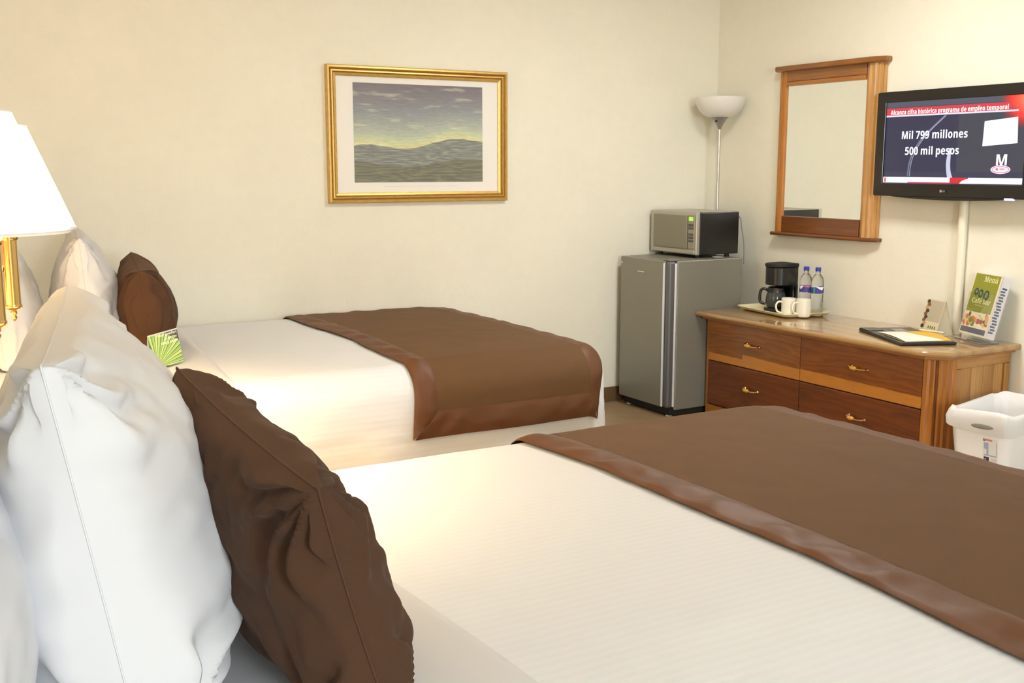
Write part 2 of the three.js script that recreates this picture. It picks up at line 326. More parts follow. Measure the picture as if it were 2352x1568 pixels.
// ---------------------------------------------------------------- green leaf card leaning on the far cushion
{
  const t = thing('tent_card', 'small green palm leaf card leaning on the far brown cushion', 'card', [-3.463, 0.664, 1.25]);
  const leaf = ctex(256, 256, (c, w, h) => {
    c.fillStyle = '#4c5e46'; c.fillRect(0, 0, w, h);
    const ox = 34, oy = h - 14;
    for (let i = 0; i < 15; i++) {
      const a0 = -1.72 + i * 0.125, a1 = a0 + 0.075, L = 400;
      c.fillStyle = ['#a9cf74', '#8dbb62', '#c2dc80'][i % 3]; c.beginPath(); c.moveTo(ox, oy); c.lineTo(ox + L * Math.cos(a0), oy + L * Math.sin(a0)); c.lineTo(ox + L * Math.cos(a1), oy + L * Math.sin(a1)); c.fill();
      c.fillStyle = '#e2ec9c'; c.beginPath(); c.moveTo(ox, oy); c.lineTo(ox + L * Math.cos(a1), oy + L * Math.sin(a1)); c.lineTo(ox + L * Math.cos(a1 + 0.02), oy + L * Math.sin(a1 + 0.02)); c.fill();
      c.fillStyle = '#58784a'; c.beginPath(); c.moveTo(ox, oy); c.lineTo(ox + L * Math.cos(a0), oy + L * Math.sin(a0)); c.lineTo(ox + L * Math.cos(a0 - 0.025), oy + L * Math.sin(a0 - 0.025)); c.fill();
    }
    c.fillStyle = '#454a44'; c.beginPath(); c.moveTo(w, 0); c.lineTo(120, 0); c.lineTo(w, 90); c.fill();
    c.fillStyle = '#fbf3e2'; c.font = 'bold 27px sans-serif'; c.textAlign = 'right';
    c.fillText('Your comfort', 250, 34); c.fillText('is better', 246, 64); c.fillText('every guest', 248, 94);
  });
  const tw = 0.142, th = 0.118;
  const f = mesh('printed_face', fitUV(box(-tw / 2, tw / 2, 0, th, -0.0006, 0.0006, 0.0004, 1), 'x', -tw / 2, tw / 2, 'y', 0, th), std({ map: leaf, roughness: 0.5 }), t);
  f.rotation.x = -0.16;
  const b = mesh('back_flap', box(-tw / 2, tw / 2, 0, th, -0.0006, 0.0006, 0.0004, 1), M.cotton, t); b.position.set(0, 0, -0.036); b.rotation.x = 0.16;
  t.rotation.y = 0.62; t.rotation.z = 0.06;
}

// ---------------------------------------------------------------- wall lamps
function wallLamp(label, x, z, y0) {
  const t = thing('wall_lamp', label, 'wall lamp', [x, y0, z]);
  // shade: frustum with hem bands
  const rb = 0.157, rt = 0.058, h = 0.25, shadeMat = phy({ color: 0xfff6e4, roughness: 1, transmission: 0.5, thickness: 0, side: THREE.DoubleSide });
  const s = mesh('lamp_shade', lathe([[rb, 0], [rb - 0.004, 0.012], [rt + 0.004, h - 0.01], [rt, h]], 64), shadeMat, t);
  mesh('shade_trim', new THREE.TorusGeometry(rb, 0.0035, 8, 64).rotateX(Math.PI / 2), M.cotton, s);
  mesh('shade_trim', new THREE.TorusGeometry(rt, 0.003, 8, 48).rotateX(Math.PI / 2).translate(0, h, 0), M.cotton, s);
  mesh('tube_body', lathe([[0, -0.205], [0.012, -0.205], [0.0205, -0.198], [0.0205, -0.192], [0.0185, -0.188], [0.0185, -0.03], [0.0225, -0.026], [0.0225, -0.012], [0.012, -0.008], [0.012, 0.03], [0, 0.03]], 40), M.brass, t);
  mesh('finial', lathe([[0, -0.232], [0.004, -0.23], [0.007, -0.223], [0.004, -0.217], [0.008, -0.211], [0.006, -0.205], [0, -0.205]], 24), M.brass, t);
  mesh('arm', tube([V(-0.018, -0.1, 0), V(-0.15, -0.1, 0), V(RX + 0.02 - x, -0.1, 0)], 0.009, 30, 12), M.brass, t);
  mesh('wall_plate', box(RX + 0.001 - x, RX + 0.02 - x, -0.19, -0.01, -0.05, 0.05, 0.006), M.brass, t);
  mesh('bulb', new THREE.SphereGeometry(0.028, 24, 16).translate(0, 0.095, 0), std({ color: 0xffffff, emissive: LAMP_WARM, emissiveIntensity: 6 }), t);
  const l = new THREE.PointLight(LAMP_WARM, LAMP_CD, 0, 2); l.name = 'wall_lamp_glow'; l.position.set(0, 0.095, 0); l.castShadow = true; l.shadow.radius = 1.4; t.add(l);
  return t;
}
wallLamp('brass wall lamp with lit white shade, nearer of the pair', -4.072, 2.46, 1.203);
wallLamp('brass wall lamp with lit white shade, farther of the pair', -4.003, 2.05, 1.188);

// ---------------------------------------------------------------- framed picture
{
  const x0 = -2.415, x1 = -1.428, y0 = 1.162, y1 = 1.818;
  const t = thing('framed_picture', 'gold framed landscape print with white mat on the cream wall', 'picture', [(x0 + x1) / 2, y0, 0]);
  const w = x1 - x0, h = y1 - y0, fw = 0.05, gold = std({ color: 0xc79b45, metalness: 0.55, roughness: 0.38 }), gold2 = std({ color: 0x9c7426, metalness: 0.5, roughness: 0.45 });
  // moulding profile (inward distance, height from the wall), mitred at the corners
  const prof = [[0, 0], [0, 0.026], [0.004, 0.03], [0.012, 0.031], [0.016, 0.025], [0.0185, 0.015], [0.0235, 0.025], [0.03, 0.026], [0.033, 0.012], [0.037, 0.018], [0.042, 0.017], [0.05, 0.013], [0.05, 0.004]];
  const rail = (ax, ay, bx, by, ix, iy, jx, jy) => {
    const g = surf(1, prof.length - 1, (u, v) => { const [d, z] = prof[Math.round(v * (prof.length - 1))]; return [mix(ax + ix * d, bx + jx * d, u), mix(ay + iy * d, by + jy * d, u), z]; });
    return toCreasedNormals(g, 0.5);
  };
  const a = -w / 2, b = w / 2;
  const goldTex = dtex(256, 64, (u, v) => { const k = 1 + 0.12 * fbm(u * 30, v * 5, 3, 3); return [210 * k, 174 * k, 100 * k]; }, true, [1, 1]);
  gold.map = goldTex; gold.color.set(0xffffff); gold.side = THREE.DoubleSide;
  for (const [n, g] of [['frame_rail', rail(a, h, b, h, 1, -1, -1, -1)], ['frame_rail', rail(b, 0, a, 0, -1, 1, 1, 1)], ['frame_rail', rail(a, 0, a, h, 1, 1, 1, -1)], ['frame_rail', rail(b, h, b, 0, -1, -1, -1, 1)]]) mesh(n, g, gold, t);
  const seamG = (d, z) => tube([V(a + d, d, z), V(a + d, h - d, z), V(b - d, h - d, z), V(b - d, d, z)], 0.0014, 4, 4, true);
  mesh('mat_board', box(a + fw - 0.004, b - fw + 0.004, fw - 0.004, h - fw + 0.004, 0.002, 0.006, 0.001, 1), std({ color: 0xf2efe9, roughness: 0.8 }), t);
  // a plain brushy dusk landscape in the print's colours
  const ax0 = -2.276 - (x0 + x1) / 2, ax1 = -1.567 - (x0 + x1) / 2, ay0 = 1.261 - y0, ay1 = 1.739 - y0;
  const art = dtex(768, 512, (u, v) => {
    const st = fbm(u * 10 + 2 * fbm(u * 3, v * 3, 2, 2), v * 60, 4, 3), st2 = fbm(u * 22, v * 90, 9, 2);
    const hill = 0.34 + 0.10 * u + 0.035 * Math.sin(u * 9 + 1) + 0.02 * fbm(u * 8, 2, 3, 2);
    const hill2 = 0.20 + 0.04 * Math.sin(u * 6 + 2.5) + 0.02 * fbm(u * 9, 5, 1, 2);
    let c;
    if (v > hill) {
      const t2 = clamp((v - hill) / (1 - hill) + 0.12 * st);
      c = t2 < 0.16 ? mix3([214, 212, 158], [182, 196, 168], t2 / 0.16) : t2 < 0.55 ? mix3([176, 188, 172], [128, 134, 146], (t2 - 0.16) / 0.39) : mix3([128, 134, 146], [104, 94, 112], (t2 - 0.55) / 0.45);
      const cloud = sstep(0.08, 0.3, fbm(u * 4, v * 13, 6, 3)); c = mix3(c, [204, 204, 180], 0.55 * cloud);
    } else if (v > hill2) c = mix3([104, 102, 116], [134, 146, 132], clamp(0.5 + 1.6 * st));
    else c = mix3([86, 84, 78], [112, 116, 92], clamp(0.5 + 1.8 * st));
    const k = 1 + 0.22 * st + 0.12 * st2; return [24 + c[0] * k * 0.92, 24 + c[1] * k * 0.92, 20 + c[2] * k * 0.92];
  });
  mesh('art_print', fitUV(box(ax0, ax1, ay0, ay1, 0.006, 0.0072, 0.0004, 1), 'x', ax0, ax1, 'y', ay0, ay1), std({ map: art, roughness: 0.7 }), t, 'muted dusk landscape print');
  const cap = ctex(1024, 64, (c, w2, h2) => { c.fillStyle = '#f2efe9'; c.fillRect(0, 0, w2, h2); c.fillStyle = '#cfc8c0'; c.fillRect(0, 4, w2, 3); });
  const cy = ay0 - 0.045;
  mesh('caption_line', fitUV(box(-0.20, 0.21, cy, cy + 0.026, 0.006, 0.0066, 0.0002, 1), 'x', -0.20, 0.21, 'y', cy, cy + 0.026), std({ map: cap, roughness: 0.8 }), t);
  mesh('glazing', box(a + fw - 0.002, b - fw + 0.002, fw - 0.002, h - fw + 0.002, 0.0095, 0.0115, 0.0005, 1), M.glass, t);
}

// ---------------------------------------------------------------- mini fridge
{
  const xf = -0.72, z0 = 0.065, z1 = 0.505, top = 0.845, xb = -0.215;
  const t = thing('mini_fridge', 'grey mini fridge with two silver door strips in the room corner', 'fridge', [xf, 0, (z0 + z1) / 2]);
  const L = (g) => g.translate(-xf, 0, -(z0 + z1) / 2);
  const grey = std({ map: dtex(256, 256, (u, v) => { const k = 1 + 0.05 * fbm(u * 50, v * 50, 1, 2); return [140 * k, 138 * k, 127 * k]; }, true, [2, 2]), metalness: 0.35, roughness: 0.42 });
  mesh('cabinet', L(grainUV(box(xf + 0.055, xb, 0.035, top, z0, z1, 0.008, 3), 'y')), grey, t);
  const door = mesh('door', L(grainUV(box(xf, xf + 0.05, 0.05, top - 0.001, z0, z1 - 0.042, 0.008, 3), 'y')), grey, t);
  mesh('door_edge', L(box(xf + 0.002, xf + 0.05, 0.05, top - 0.001, z1 - 0.0405, z1 - 0.001, 0.016, 4)), std({ color: 0x6a6a6c, metalness: 0.4, roughness: 0.4 }), door);
  const stripMat = std({ color: 0xe8e8ea, metalness: 0.35, roughness: 0.35 });
  mesh('silver_strip', L(box(xf - 0.004, xf + 0.008, 0.055, top - 0.012, z1 - 0.052, z1 - 0.041, 0.004, 3)), stripMat, door, 'bright silver vertical strip');
  mesh('silver_strip', L(box(xf + 0.038, xf + 0.052, 0.055, top - 0.012, z1 - 0.008, z1 + 0.003, 0.004, 3)), stripMat, door, 'bright silver vertical strip');
  mesh('gasket', L(box(xf + 0.05, xf + 0.0555, 0.055, top - 0.01, z0 + 0.01, z1 - 0.01, 0.001, 1)), M.blackMatte, t);
  mesh('kick_plate', L(box(xf + 0.03, xb - 0.02, 0.008, 0.05, z0 + 0.01, z1 - 0.01, 0.003)), M.blackMatte, t);
  for (const [a, b] of [[xf + 0.05, z0 + 0.04], [xf + 0.05, z1 - 0.04], [xb - 0.06, z0 + 0.04], [xb - 0.06, z1 - 0.04]]) mesh('foot', L(new THREE.CylinderGeometry(0.014, 0.017, 0.02, 20).translate(a, 0.01, b)), M.whitePaint, t);
  mesh('hinge_cover', L(box(xf + 0.012, xf + 0.075, top, top + 0.008, z1 - 0.07, z1 - 0.01, 0.003)), grey, t);
  mesh('lock', L(new THREE.CylinderGeometry(0.006, 0.006, 0.004, 20).rotateZ(Math.PI / 2).translate(xf - 0.001, top - 0.035, z0 + 0.018)), M.chrome, door);
  const lg = ctex(256, 48, (c, w, h) => { c.fillStyle = '#7d7b70'; c.fillRect(0, 0, w, h); c.fillStyle = '#d9d6c6'; c.fillRect(10, 10, 34, 30); c.fillRect(50, 18, 196, 20); });
  mesh('maker_badge', L(fitUV(box(xf - 0.0012, xf, top - 0.078, top - 0.066, z0 + 0.16, z0 + 0.225, 0.0003, 1), 'z', z0 + 0.16, z0 + 0.225, 'y', top - 0.078, top - 0.066)), std({ map: lg, roughness: 0.4, metalness: 0.3 }), door);
}

// ---------------------------------------------------------------- microwave on the fridge
{
  const xf = -0.492, xb = -0.185, z0 = 0.03, z1 = 0.435, y0 = 0.862, y1 = 1.092;
  const t = thing('microwave_oven', 'silver and black microwave oven on top of the mini fridge', 'microwave', [xf, 0.845, (z0 + z1) / 2]);
  const L = (g) => g.translate(-xf, -0.845, -(z0 + z1) / 2);
  mesh('housing', L(box(xf + 0.03, xb, y0, y1, z0 + 0.004, z1 - 0.002, 0.006, 3)), M.black, t, 'black casing');
  mesh('top_panel', L(box(xf + 0.03, xb - 0.004, y1, y1 + 0.003, z0 + 0.004, z1 - 0.006, 0.001, 1)), M.steel, t);
  const face = mesh('front_frame', L(box(xf + 0.004, xf + 0.03, y0, y1 + 0.003, z0, z1, 0.006, 3)), M.steel, t);
  const door = mesh('door', L(box(xf - 0.004, xf + 0.006, y0 + 0.03, y1 - 0.018, z0 + 0.035, z1 - 0.072, 0.004, 3)), std({ color: 0x8d897a, metalness: 0.55, roughness: 0.38 }), t, 'mirrored grey door');
  mesh('door_bar', L(box(xf - 0.003, xf + 0.006, y0 + 0.004, y0 + 0.027, z0 + 0.035, z1 - 0.01, 0.004, 3)), M.steel, door);
  const panel = mesh('control_panel', L(box(xf - 0.002, xf + 0.006, y0 + 0.032, y1 - 0.014, z1 - 0.066, z1 - 0.012, 0.003, 2)), std({ color: 0x9a9686, metalness: 0.5, roughness: 0.4 }), t);
  mesh('clock_display', L(box(xf - 0.0035, xf - 0.001, y1 - 0.045, y1 - 0.024, z1 - 0.058, z1 - 0.022, 0.001, 1)), std({ color: 0x101208, emissive: new THREE.Color(0.55, 0.9, 0.08), emissiveIntensity: 0.95 }), panel, 'lit green clock display');
  for (let r = 0; r < 6; r++) for (let k = 0; k < 3; k++) if (r !== 2) mesh('button', L(box(xf - 0.004, xf - 0.001, y1 - 0.075 - r * 0.017, y1 - 0.062 - r * 0.017, z1 - 0.059 + k * 0.0145, z1 - 0.047 + k * 0.0145, 0.001, 1)), std({ color: 0x55544c, roughness: 0.5 }), panel);
  for (const [a, b] of [[xf + 0.05, z0 + 0.04], [xf + 0.05, z1 - 0.04], [xb - 0.05, z0 + 0.04], [xb - 0.05, z1 - 0.04]]) mesh('foot', L(new THREE.CylinderGeometry(0.012, 0.014, 0.018, 20).translate(a, 0.854, b)), M.blackMatte, t);
  mesh('power_cord', L(tube([V(xb - 0.002, 1.068, z1 - 0.02), V(xb + 0.014, 1.06, z1 - 0.012), V(xb + 0.024, 1.0, z1 - 0.006), V(xb + 0.036, 0.92, z1 + 0.002), V(xb + 0.038, 0.86, z1 + 0.004), V(xb + 0.038, 0.80, z1 + 0.004)], 0.0035, 60, 8)), std({ color: 0x8b897f, roughness: 0.5 }), t);
}
{
  const t = thing('glass_plate', 'small clear glass saucer on the fridge beside the microwave', 'plate', [-0.36, 0.845, 0.468]);
  mesh('dish', lathe([[0, 0.002], [0.022, 0.002], [0.03, 0.007], [0.032, 0.009], [0.0325, 0.008], [0.03, 0.004], [0.022, 0], [0, 0]], 40), phy({ color: 0xffffff, transmission: 0.8, roughness: 0.04, thickness: 0.003, ior: 1.5 }), t);
}

// ---------------------------------------------------------------- floor lamp in the corner
{
  const x = -0.147, z = 0.2;
  const t = thing('floor_lamp', 'unlit torchiere floor lamp with white bowl in the room corner', 'floor lamp', [x, 0, z]);
  mesh('base', lathe([[0, 0], [0.06, 0], [0.06, 0.012], [0.045, 0.022], [0.012, 0.03], [0, 0.03]], 40), M.steel, t);
  mesh('pole', new THREE.CylinderGeometry(0.0085, 0.0085, 1.53, 24).translate(0, 0.79, 0), std({ color: 0xc9c7c0, metalness: 0.7, roughness: 0.3 }), t);
  mesh('cone_cup', lathe([[0.009, 1.545], [0.012, 1.555], [0.022, 1.575], [0.038, 1.60], [0.05, 1.612], [0.046, 1.614], [0, 1.612]], 40), std({ color: 0x9c9a94, metalness: 0.6, roughness: 0.4 }), t, 'grey cone cup under the bowl');
  const prof = []; for (let i = 0; i <= 24; i++) { const a = i / 24 * Math.PI / 2; prof.push([0.04 + 0.1 * Math.sin(a * 0.98), 1.612 + 0.11 * (1 - Math.cos(a))]); }
  const inner = prof.slice().reverse().map(([r, y]) => [r - 0.003, y + 0.001]);
  mesh('bowl_shade', lathe([[0, 1.612], ...prof, ...inner, [0, 1.615]], 64), phy({ color: 0xf6f3ee, roughness: 0.45, transmission: 0.25, thickness: 0 }), t, 'white plastic bowl shade');
  mesh('switch', box(-0.013, -0.007, 1.585, 1.598, -0.006, 0.006, 0.001).translate(-0.022, 0.0, 0.008), M.blackMatte, t);
}

// ---------------------------------------------------------------- dresser
{
  const xf = -0.462, z0 = 0.525, z1 = 2.035, top = 0.545, R0 = [-0.26, 0, 1.28];
  const t = thing('dresser', 'wide low wooden dresser with brass pulls under the mirror', 'dresser', R0);
  const L = (g) => g.translate(-R0[0], -R0[1], -R0[2]);
  mesh('back_panel', L(grainUV(box(-0.02, -0.013, 0.05, top, z0 + 0.01, z1 - 0.012, 0.001, 1), 'z')), W.mid, t);
  mesh('carcass', L(grainUV(box(xf + 0.004, -0.021, 0.07, top - 0.004, z0 + 0.022, z1 - 0.03, 0.002, 1), 'z')), W.dark, t);
  mesh('left_side', L(grainUV(box(xf - 0.006, -0.013, 0, top, z0, z0 + 0.02, 0.003), 'y')), W.edge, t);
  // top: overhanging slab with clipped front corner and a rounded edge
  const tz0 = 0.522, tz1 = 2.062, tx = -0.528;
  const plan = [[tx, tz0], [tx, tz1 - 0.085], [tx + 0.02, tz1 - 0.055], [tx + 0.075, tz1], [-0.006, tz1], [-0.006, tz0]];
  const tg = prism(plan, top, 0.572, 0.011, 5);
  mesh('top_board', L(grainUV(toCreasedNormals(tg, 0.7), 'z', 0.3)), W.top, t, 'glossy pale brown top');
  mesh('top_moulding', L(grainUV(toCreasedNormals(prism([[tx + 0.022, tz0 + 0.014], [tx + 0.022, tz1 - 0.085], [tx + 0.085, tz1 - 0.018], [-0.008, tz1 - 0.018], [-0.008, tz0 + 0.014]], top - 0.014, top + 0.001, 0.004), 0.7), 'z')), W.edge, t);
  // drawers
  const drawerTex = (sd, dark, light, sap, slope) => dtex(768, 288, (u, v) => {
    const w = fbm(u * 2, v * 3, sd, 3);
    const rings = Math.sin((v * 1.0 + 0.10 * Math.sin(u * 3 + sd) + w * 0.35) * 42);
    const fine = fbm(u * 7, v * 90, sd + 5, 3);
    let c = mix3(dark, light, clamp(0.42 + 0.14 * rings + 0.6 * fine + 0.5 * w));
    if (sap) { const e = sap(u) + 0.02 * fbm(u * 9, v * 3, sd + 8, 2); const s = sstep(e + 0.012, e - 0.012, v); c = mix3(c, mix3([176, 112, 38], [206, 142, 60], clamp(0.5 + 0.8 * fine)), s * 0.92); }
    return c;
  });
  const cols = [[0.548, 1.224], [1.228, 1.945]], rows = [[0.308, 0.530], [0.068, 0.303]];
  const dt = [
    drawerTex(3.3, [116, 66, 18], [166, 102, 34], (u) => (u < 0.40 ? 0.19 - 0.03 * u : 0.30 - 0.09 * (u - 0.4))),
    drawerTex(9.1, [108, 56, 14], [158, 92, 30], (u) => 0.27 - 0.04 * u),
    drawerTex(15.7, [86, 40, 11], [126, 66, 20], (u) => (u < 0.5 ? 1.12 : 1.2) > 2 ? 1 : -1),
    drawerTex(22.2, [82, 38, 10], [130, 68, 20], null)];
  let k = 0;
  for (const [y0, y1] of rows) for (const [a, b] of cols) {
    const g = fitUV(box(xf - 0.013, xf + 0.003, y0, y1, a, b, 0.003, 2), 'z', a, b, 'y', y0, y1);
    const d = mesh('drawer', L(g), wood(dt[k]), t); k++;
    // brass bail pull with an amber grip
    const hz = a === cols[0][0] ? 0.892 : 1.597, hy = (y0 + y1) / 2 + 0.008, hx = xf - 0.013;
    const hw = 0.046;
    mesh('pull', L(mergeGeometries([
      lathe([[0, 0], [0.009, 0], [0.009, 0.003], [0.005, 0.006], [0.004, 0.018], [0, 0.018]], 16).rotateZ(Math.PI / 2).translate(hx, hy + 0.008, hz - hw),
      lathe([[0, 0], [0.009, 0], [0.009, 0.003], [0.005, 0.006], [0.004, 0.018], [0, 0.018]], 16).rotateZ(Math.PI / 2).translate(hx, hy + 0.002, hz + hw),
      tube([V(hx - 0.016, hy + 0.008, hz - hw), V(hx - 0.021, hy + 0.002, hz - 0.02), V(hx - 0.021, hy, hz + 0.02), V(hx - 0.016, hy + 0.002, hz + hw)], 0.0042, 24, 10)])), M.brass, d, 'brass bail pull');
    mesh('pull_grip', L(lathe([[0, -0.019], [0.006, -0.018], [0.0095, -0.008], [0.0095, 0.008], [0.006, 0.018], [0, 0.019]], 20).rotateX(Math.PI / 2).translate(hx - 0.021, hy + 0.002, hz - 0.018)), phy({ color: 0xd79a34, roughness: 0.3, clearcoat: 0.6 }), d);
  }
  mesh('base_rail', L(grainUV(box(xf - 0.008, xf + 0.012, 0.0, 0.062, z0 + 0.02, 1.945, 0.003), 'z')), W.edge, t);
  // fluted corner post: wavy plan from the front to the end
  const post = []; const A = [xf - 0.012, 1.948], B = [-0.375, z1 + 0.002];
  for (let i = 0; i <= 36; i++) { const u = i / 36, nx = -0.72, nz = 0.69, bul = 0.028 * Math.sin(Math.PI * u) + (u > 0.1 && u < 0.9 ? 0.004 * Math.cos((u - 0.1) / 0.8 * Math.PI * 8) : 0.003); post.push([mix(A[0], B[0], u) + nx * bul, mix(A[1], B[1], u) + nz * bul]); }
  post.push([B[0], z1 - 0.03], [xf + 0.006, 1.948]);
  mesh('corner_post', L(grainUV(toCreasedNormals(prism(post, 0.0, top - 0.008), 0.6), 'y', 0.2)), W.edge, t, 'fluted corner post');
  // end: rails, stile, sunk panel
  mesh('end_top_rail', L(grainUV(box(-0.374, -0.013, 0.485, top - 0.006, z1 - 0.02, z1, 0.003), 'x')), W.side, t);
  mesh('end_bottom_rail', L(grainUV(box(-0.374, -0.013, 0.0, 0.07, z1 - 0.02, z1, 0.003), 'x')), W.side, t);
  mesh('end_stile', L(grainUV(box(-0.05, -0.013, 0.071, 0.484, z1 - 0.02, z1, 0.003), 'y')), W.side, t);
  mesh('end_stile', L(grainUV(box(-0.374, -0.335, 0.071, 0.484, z1 - 0.02, z1, 0.003), 'y')), W.side, t);
  const pw = [-0.334, -0.262, -0.185, -0.112, -0.051];
  for (let i = 0; i < 4; i++) mesh('end_board', L(grainUV(box(pw[i] + 0.0005, pw[i + 1] - 0.0005, 0.071, 0.484, z1 - 0.024, z1 - 0.009, 0.0015), 'y', i * 0.31)), i % 2 ? W.pale : W.side, t);
}

// ---------------------------------------------------------------- things on the dresser
const DT = 0.5725;
{
  // tray
  const c = [-0.178, 0.79], ang = Math.atan2(-0.055, 0.454);
  const t = thing('serving_tray', 'cream plastic serving tray holding the coffee maker and mugs', 'tray', [c[0], DT, c[1]]);
  t.rotation.y = ang;
  const hw = 0.152, hl = 0.222, rr = 0.035;
  const ring = (w, l, r, y) => { const o = []; for (const [sx, sz, a0] of [[1, 1, 0], [-1, 1, 1], [-1, -1, 2], [1, -1, 3]]) for (let i = 0; i <= 8; i++) { const a = (a0 + i / 8) * Math.PI / 2; o.push([sx * (w - r) + r * Math.cos(a), y, sz * (l - r) + r * Math.sin(a)]); } o.push(o[0]); return o; };
  const rings = [ring(0.001, 0.001, 0.0005, 0.0), ring(hw - 0.03, hl - 0.03, rr, 0), ring(hw - 0.012, hl - 0.012, rr, 0.008), ring(hw - 0.002, hl - 0.002, rr, 0.019), ring(hw, hl, rr, 0.020), ring(hw - 0.001, hl - 0.001, rr, 0.0225), ring(hw - 0.008, hl - 0.008, rr, 0.022), ring(hw - 0.018, hl - 0.018, rr, 0.010), ring(hw - 0.033, hl - 0.033, rr, 0.004), ring(0.001, 0.001, 0.0005, 0.004)];
  const n = rings[0].length - 1, m = rings.length - 1;
  mesh('tray_body', surf(n, m, (u, v) => rings[Math.round(v * m)][Math.round(u * n)]), std({ color: 0xe6dcb4, roughness: 0.4, side: THREE.DoubleSide }), t);
}
const TY = DT + 0.0045;
{
  // coffee maker: front faces the beds (-x)
  const t = thing('coffee_maker', 'black drip coffee maker with glass carafe on the tray', 'coffee maker', [-0.222, TY, 0.815]);
  const w = 0.064;
  const oval = (x0, x1, hw, n = 20) => { const o = []; const cx = x0 + hw; for (let i = 0; i <= n; i++) { const a = Math.PI / 2 + i / n * Math.PI; o.push([cx + hw * Math.cos(a), hw * Math.sin(a)]); } o.push([x1 - 0.015, -hw], [x1, -hw + 0.015], [x1, hw - 0.015], [x1 - 0.015, hw]); return o; };
  mesh('base_plate', prism(oval(-0.088, 0.066, w), 0, 0.028, 0.004), M.black, t);
  mesh('water_column', prism([[0.022, -w + 0.002], [0.056, -w + 0.002], [0.066, -w + 0.012], [0.066, w - 0.012], [0.056, w - 0.002], [0.022, w - 0.002]], 0.029, 0.150, 0.003), M.black, t);
  mesh('filter_head', prism(oval(-0.082, 0.066, w - 0.001), 0.150, 0.243, 0.004), M.black, t);
  mesh('lid', prism(oval(-0.085, 0.067, w), 0.2435, 0.262, 0.006, 4), M.blackMatte, t);
  mesh('water_gauge', box(0.03, 0.044, 0.05, 0.145, w - 0.003, w + 0.001, 0.002), std({ color: 0x26282a, roughness: 0.2 }), t);
  const car = mesh('carafe', lathe([[0, 0.030], [0.042, 0.030], [0.05, 0.04], [0.0535, 0.065], [0.051, 0.092], [0.044, 0.114], [0.041, 0.124], [0.043, 0.129]], 48).translate(-0.033, 0, 0), phy({ color: 0x8a8d90, transmission: 0.85, roughness: 0.03, thickness: 0, ior: 1.5, side: THREE.DoubleSide }), t, 'clear glass carafe');
  mesh('carafe_lid', lathe([[0, 0.142], [0.03, 0.142], [0.042, 0.136], [0.044, 0.130], [0.041, 0.127], [0, 0.127]], 40).translate(-0.033, 0, 0), M.black, car);
  mesh('carafe_band', lathe([[0.0445, 0.112], [0.046, 0.113], [0.044, 0.126], [0.0415, 0.126]], 40).translate(-0.033, 0, 0), M.black, car);
  const hd = V(-0.62, 0, -0.78).normalize(), hp = (r, y) => V(-0.033 + hd.x * r, y, hd.z * r);
  mesh('carafe_handle', tube([hp(0.043, 0.119), hp(0.064, 0.127), hp(0.078, 0.118), hp(0.084, 0.085), hp(0.079, 0.055), hp(0.054, 0.047)], 0.0075, 40, 12), M.black, car);
}
function mug(label, x, z, turn) {
  const t = thing('mug', label, 'mug', [x, TY, z], 'cream mugs on the tray');
  t.rotation.y = turn;
  const ceramic = phy({ color: 0xf0ead8, roughness: 0.3, clearcoat: 0.6, clearcoatRoughness: 0.1 });
  mesh('cup', lathe([[0, 0], [0.03, 0], [0.0325, 0.002], [0.0355, 0.007], [0.0368, 0.02], [0.0372, 0.09], [0.0366, 0.093], [0.0352, 0.0915], [0.034, 0.02], [0.032, 0.008], [0, 0.006]], 48), ceramic, t);
  mesh('handle', tube([V(0.036, 0.074, 0), V(0.052, 0.075, 0), V(0.064, 0.064, 0), V(0.066, 0.045, 0), V(0.058, 0.025, 0), V(0.036, 0.016, 0)], 0.0052, 36, 12), ceramic, t);
  return t;
}
mug('cream mug beside the carafe, its handle over the dark carafe', -0.277, 0.932, Math.PI * 0.86);
mug('cream mug in front of the water bottles', -0.237, 0.997, Math.PI * 0.95);
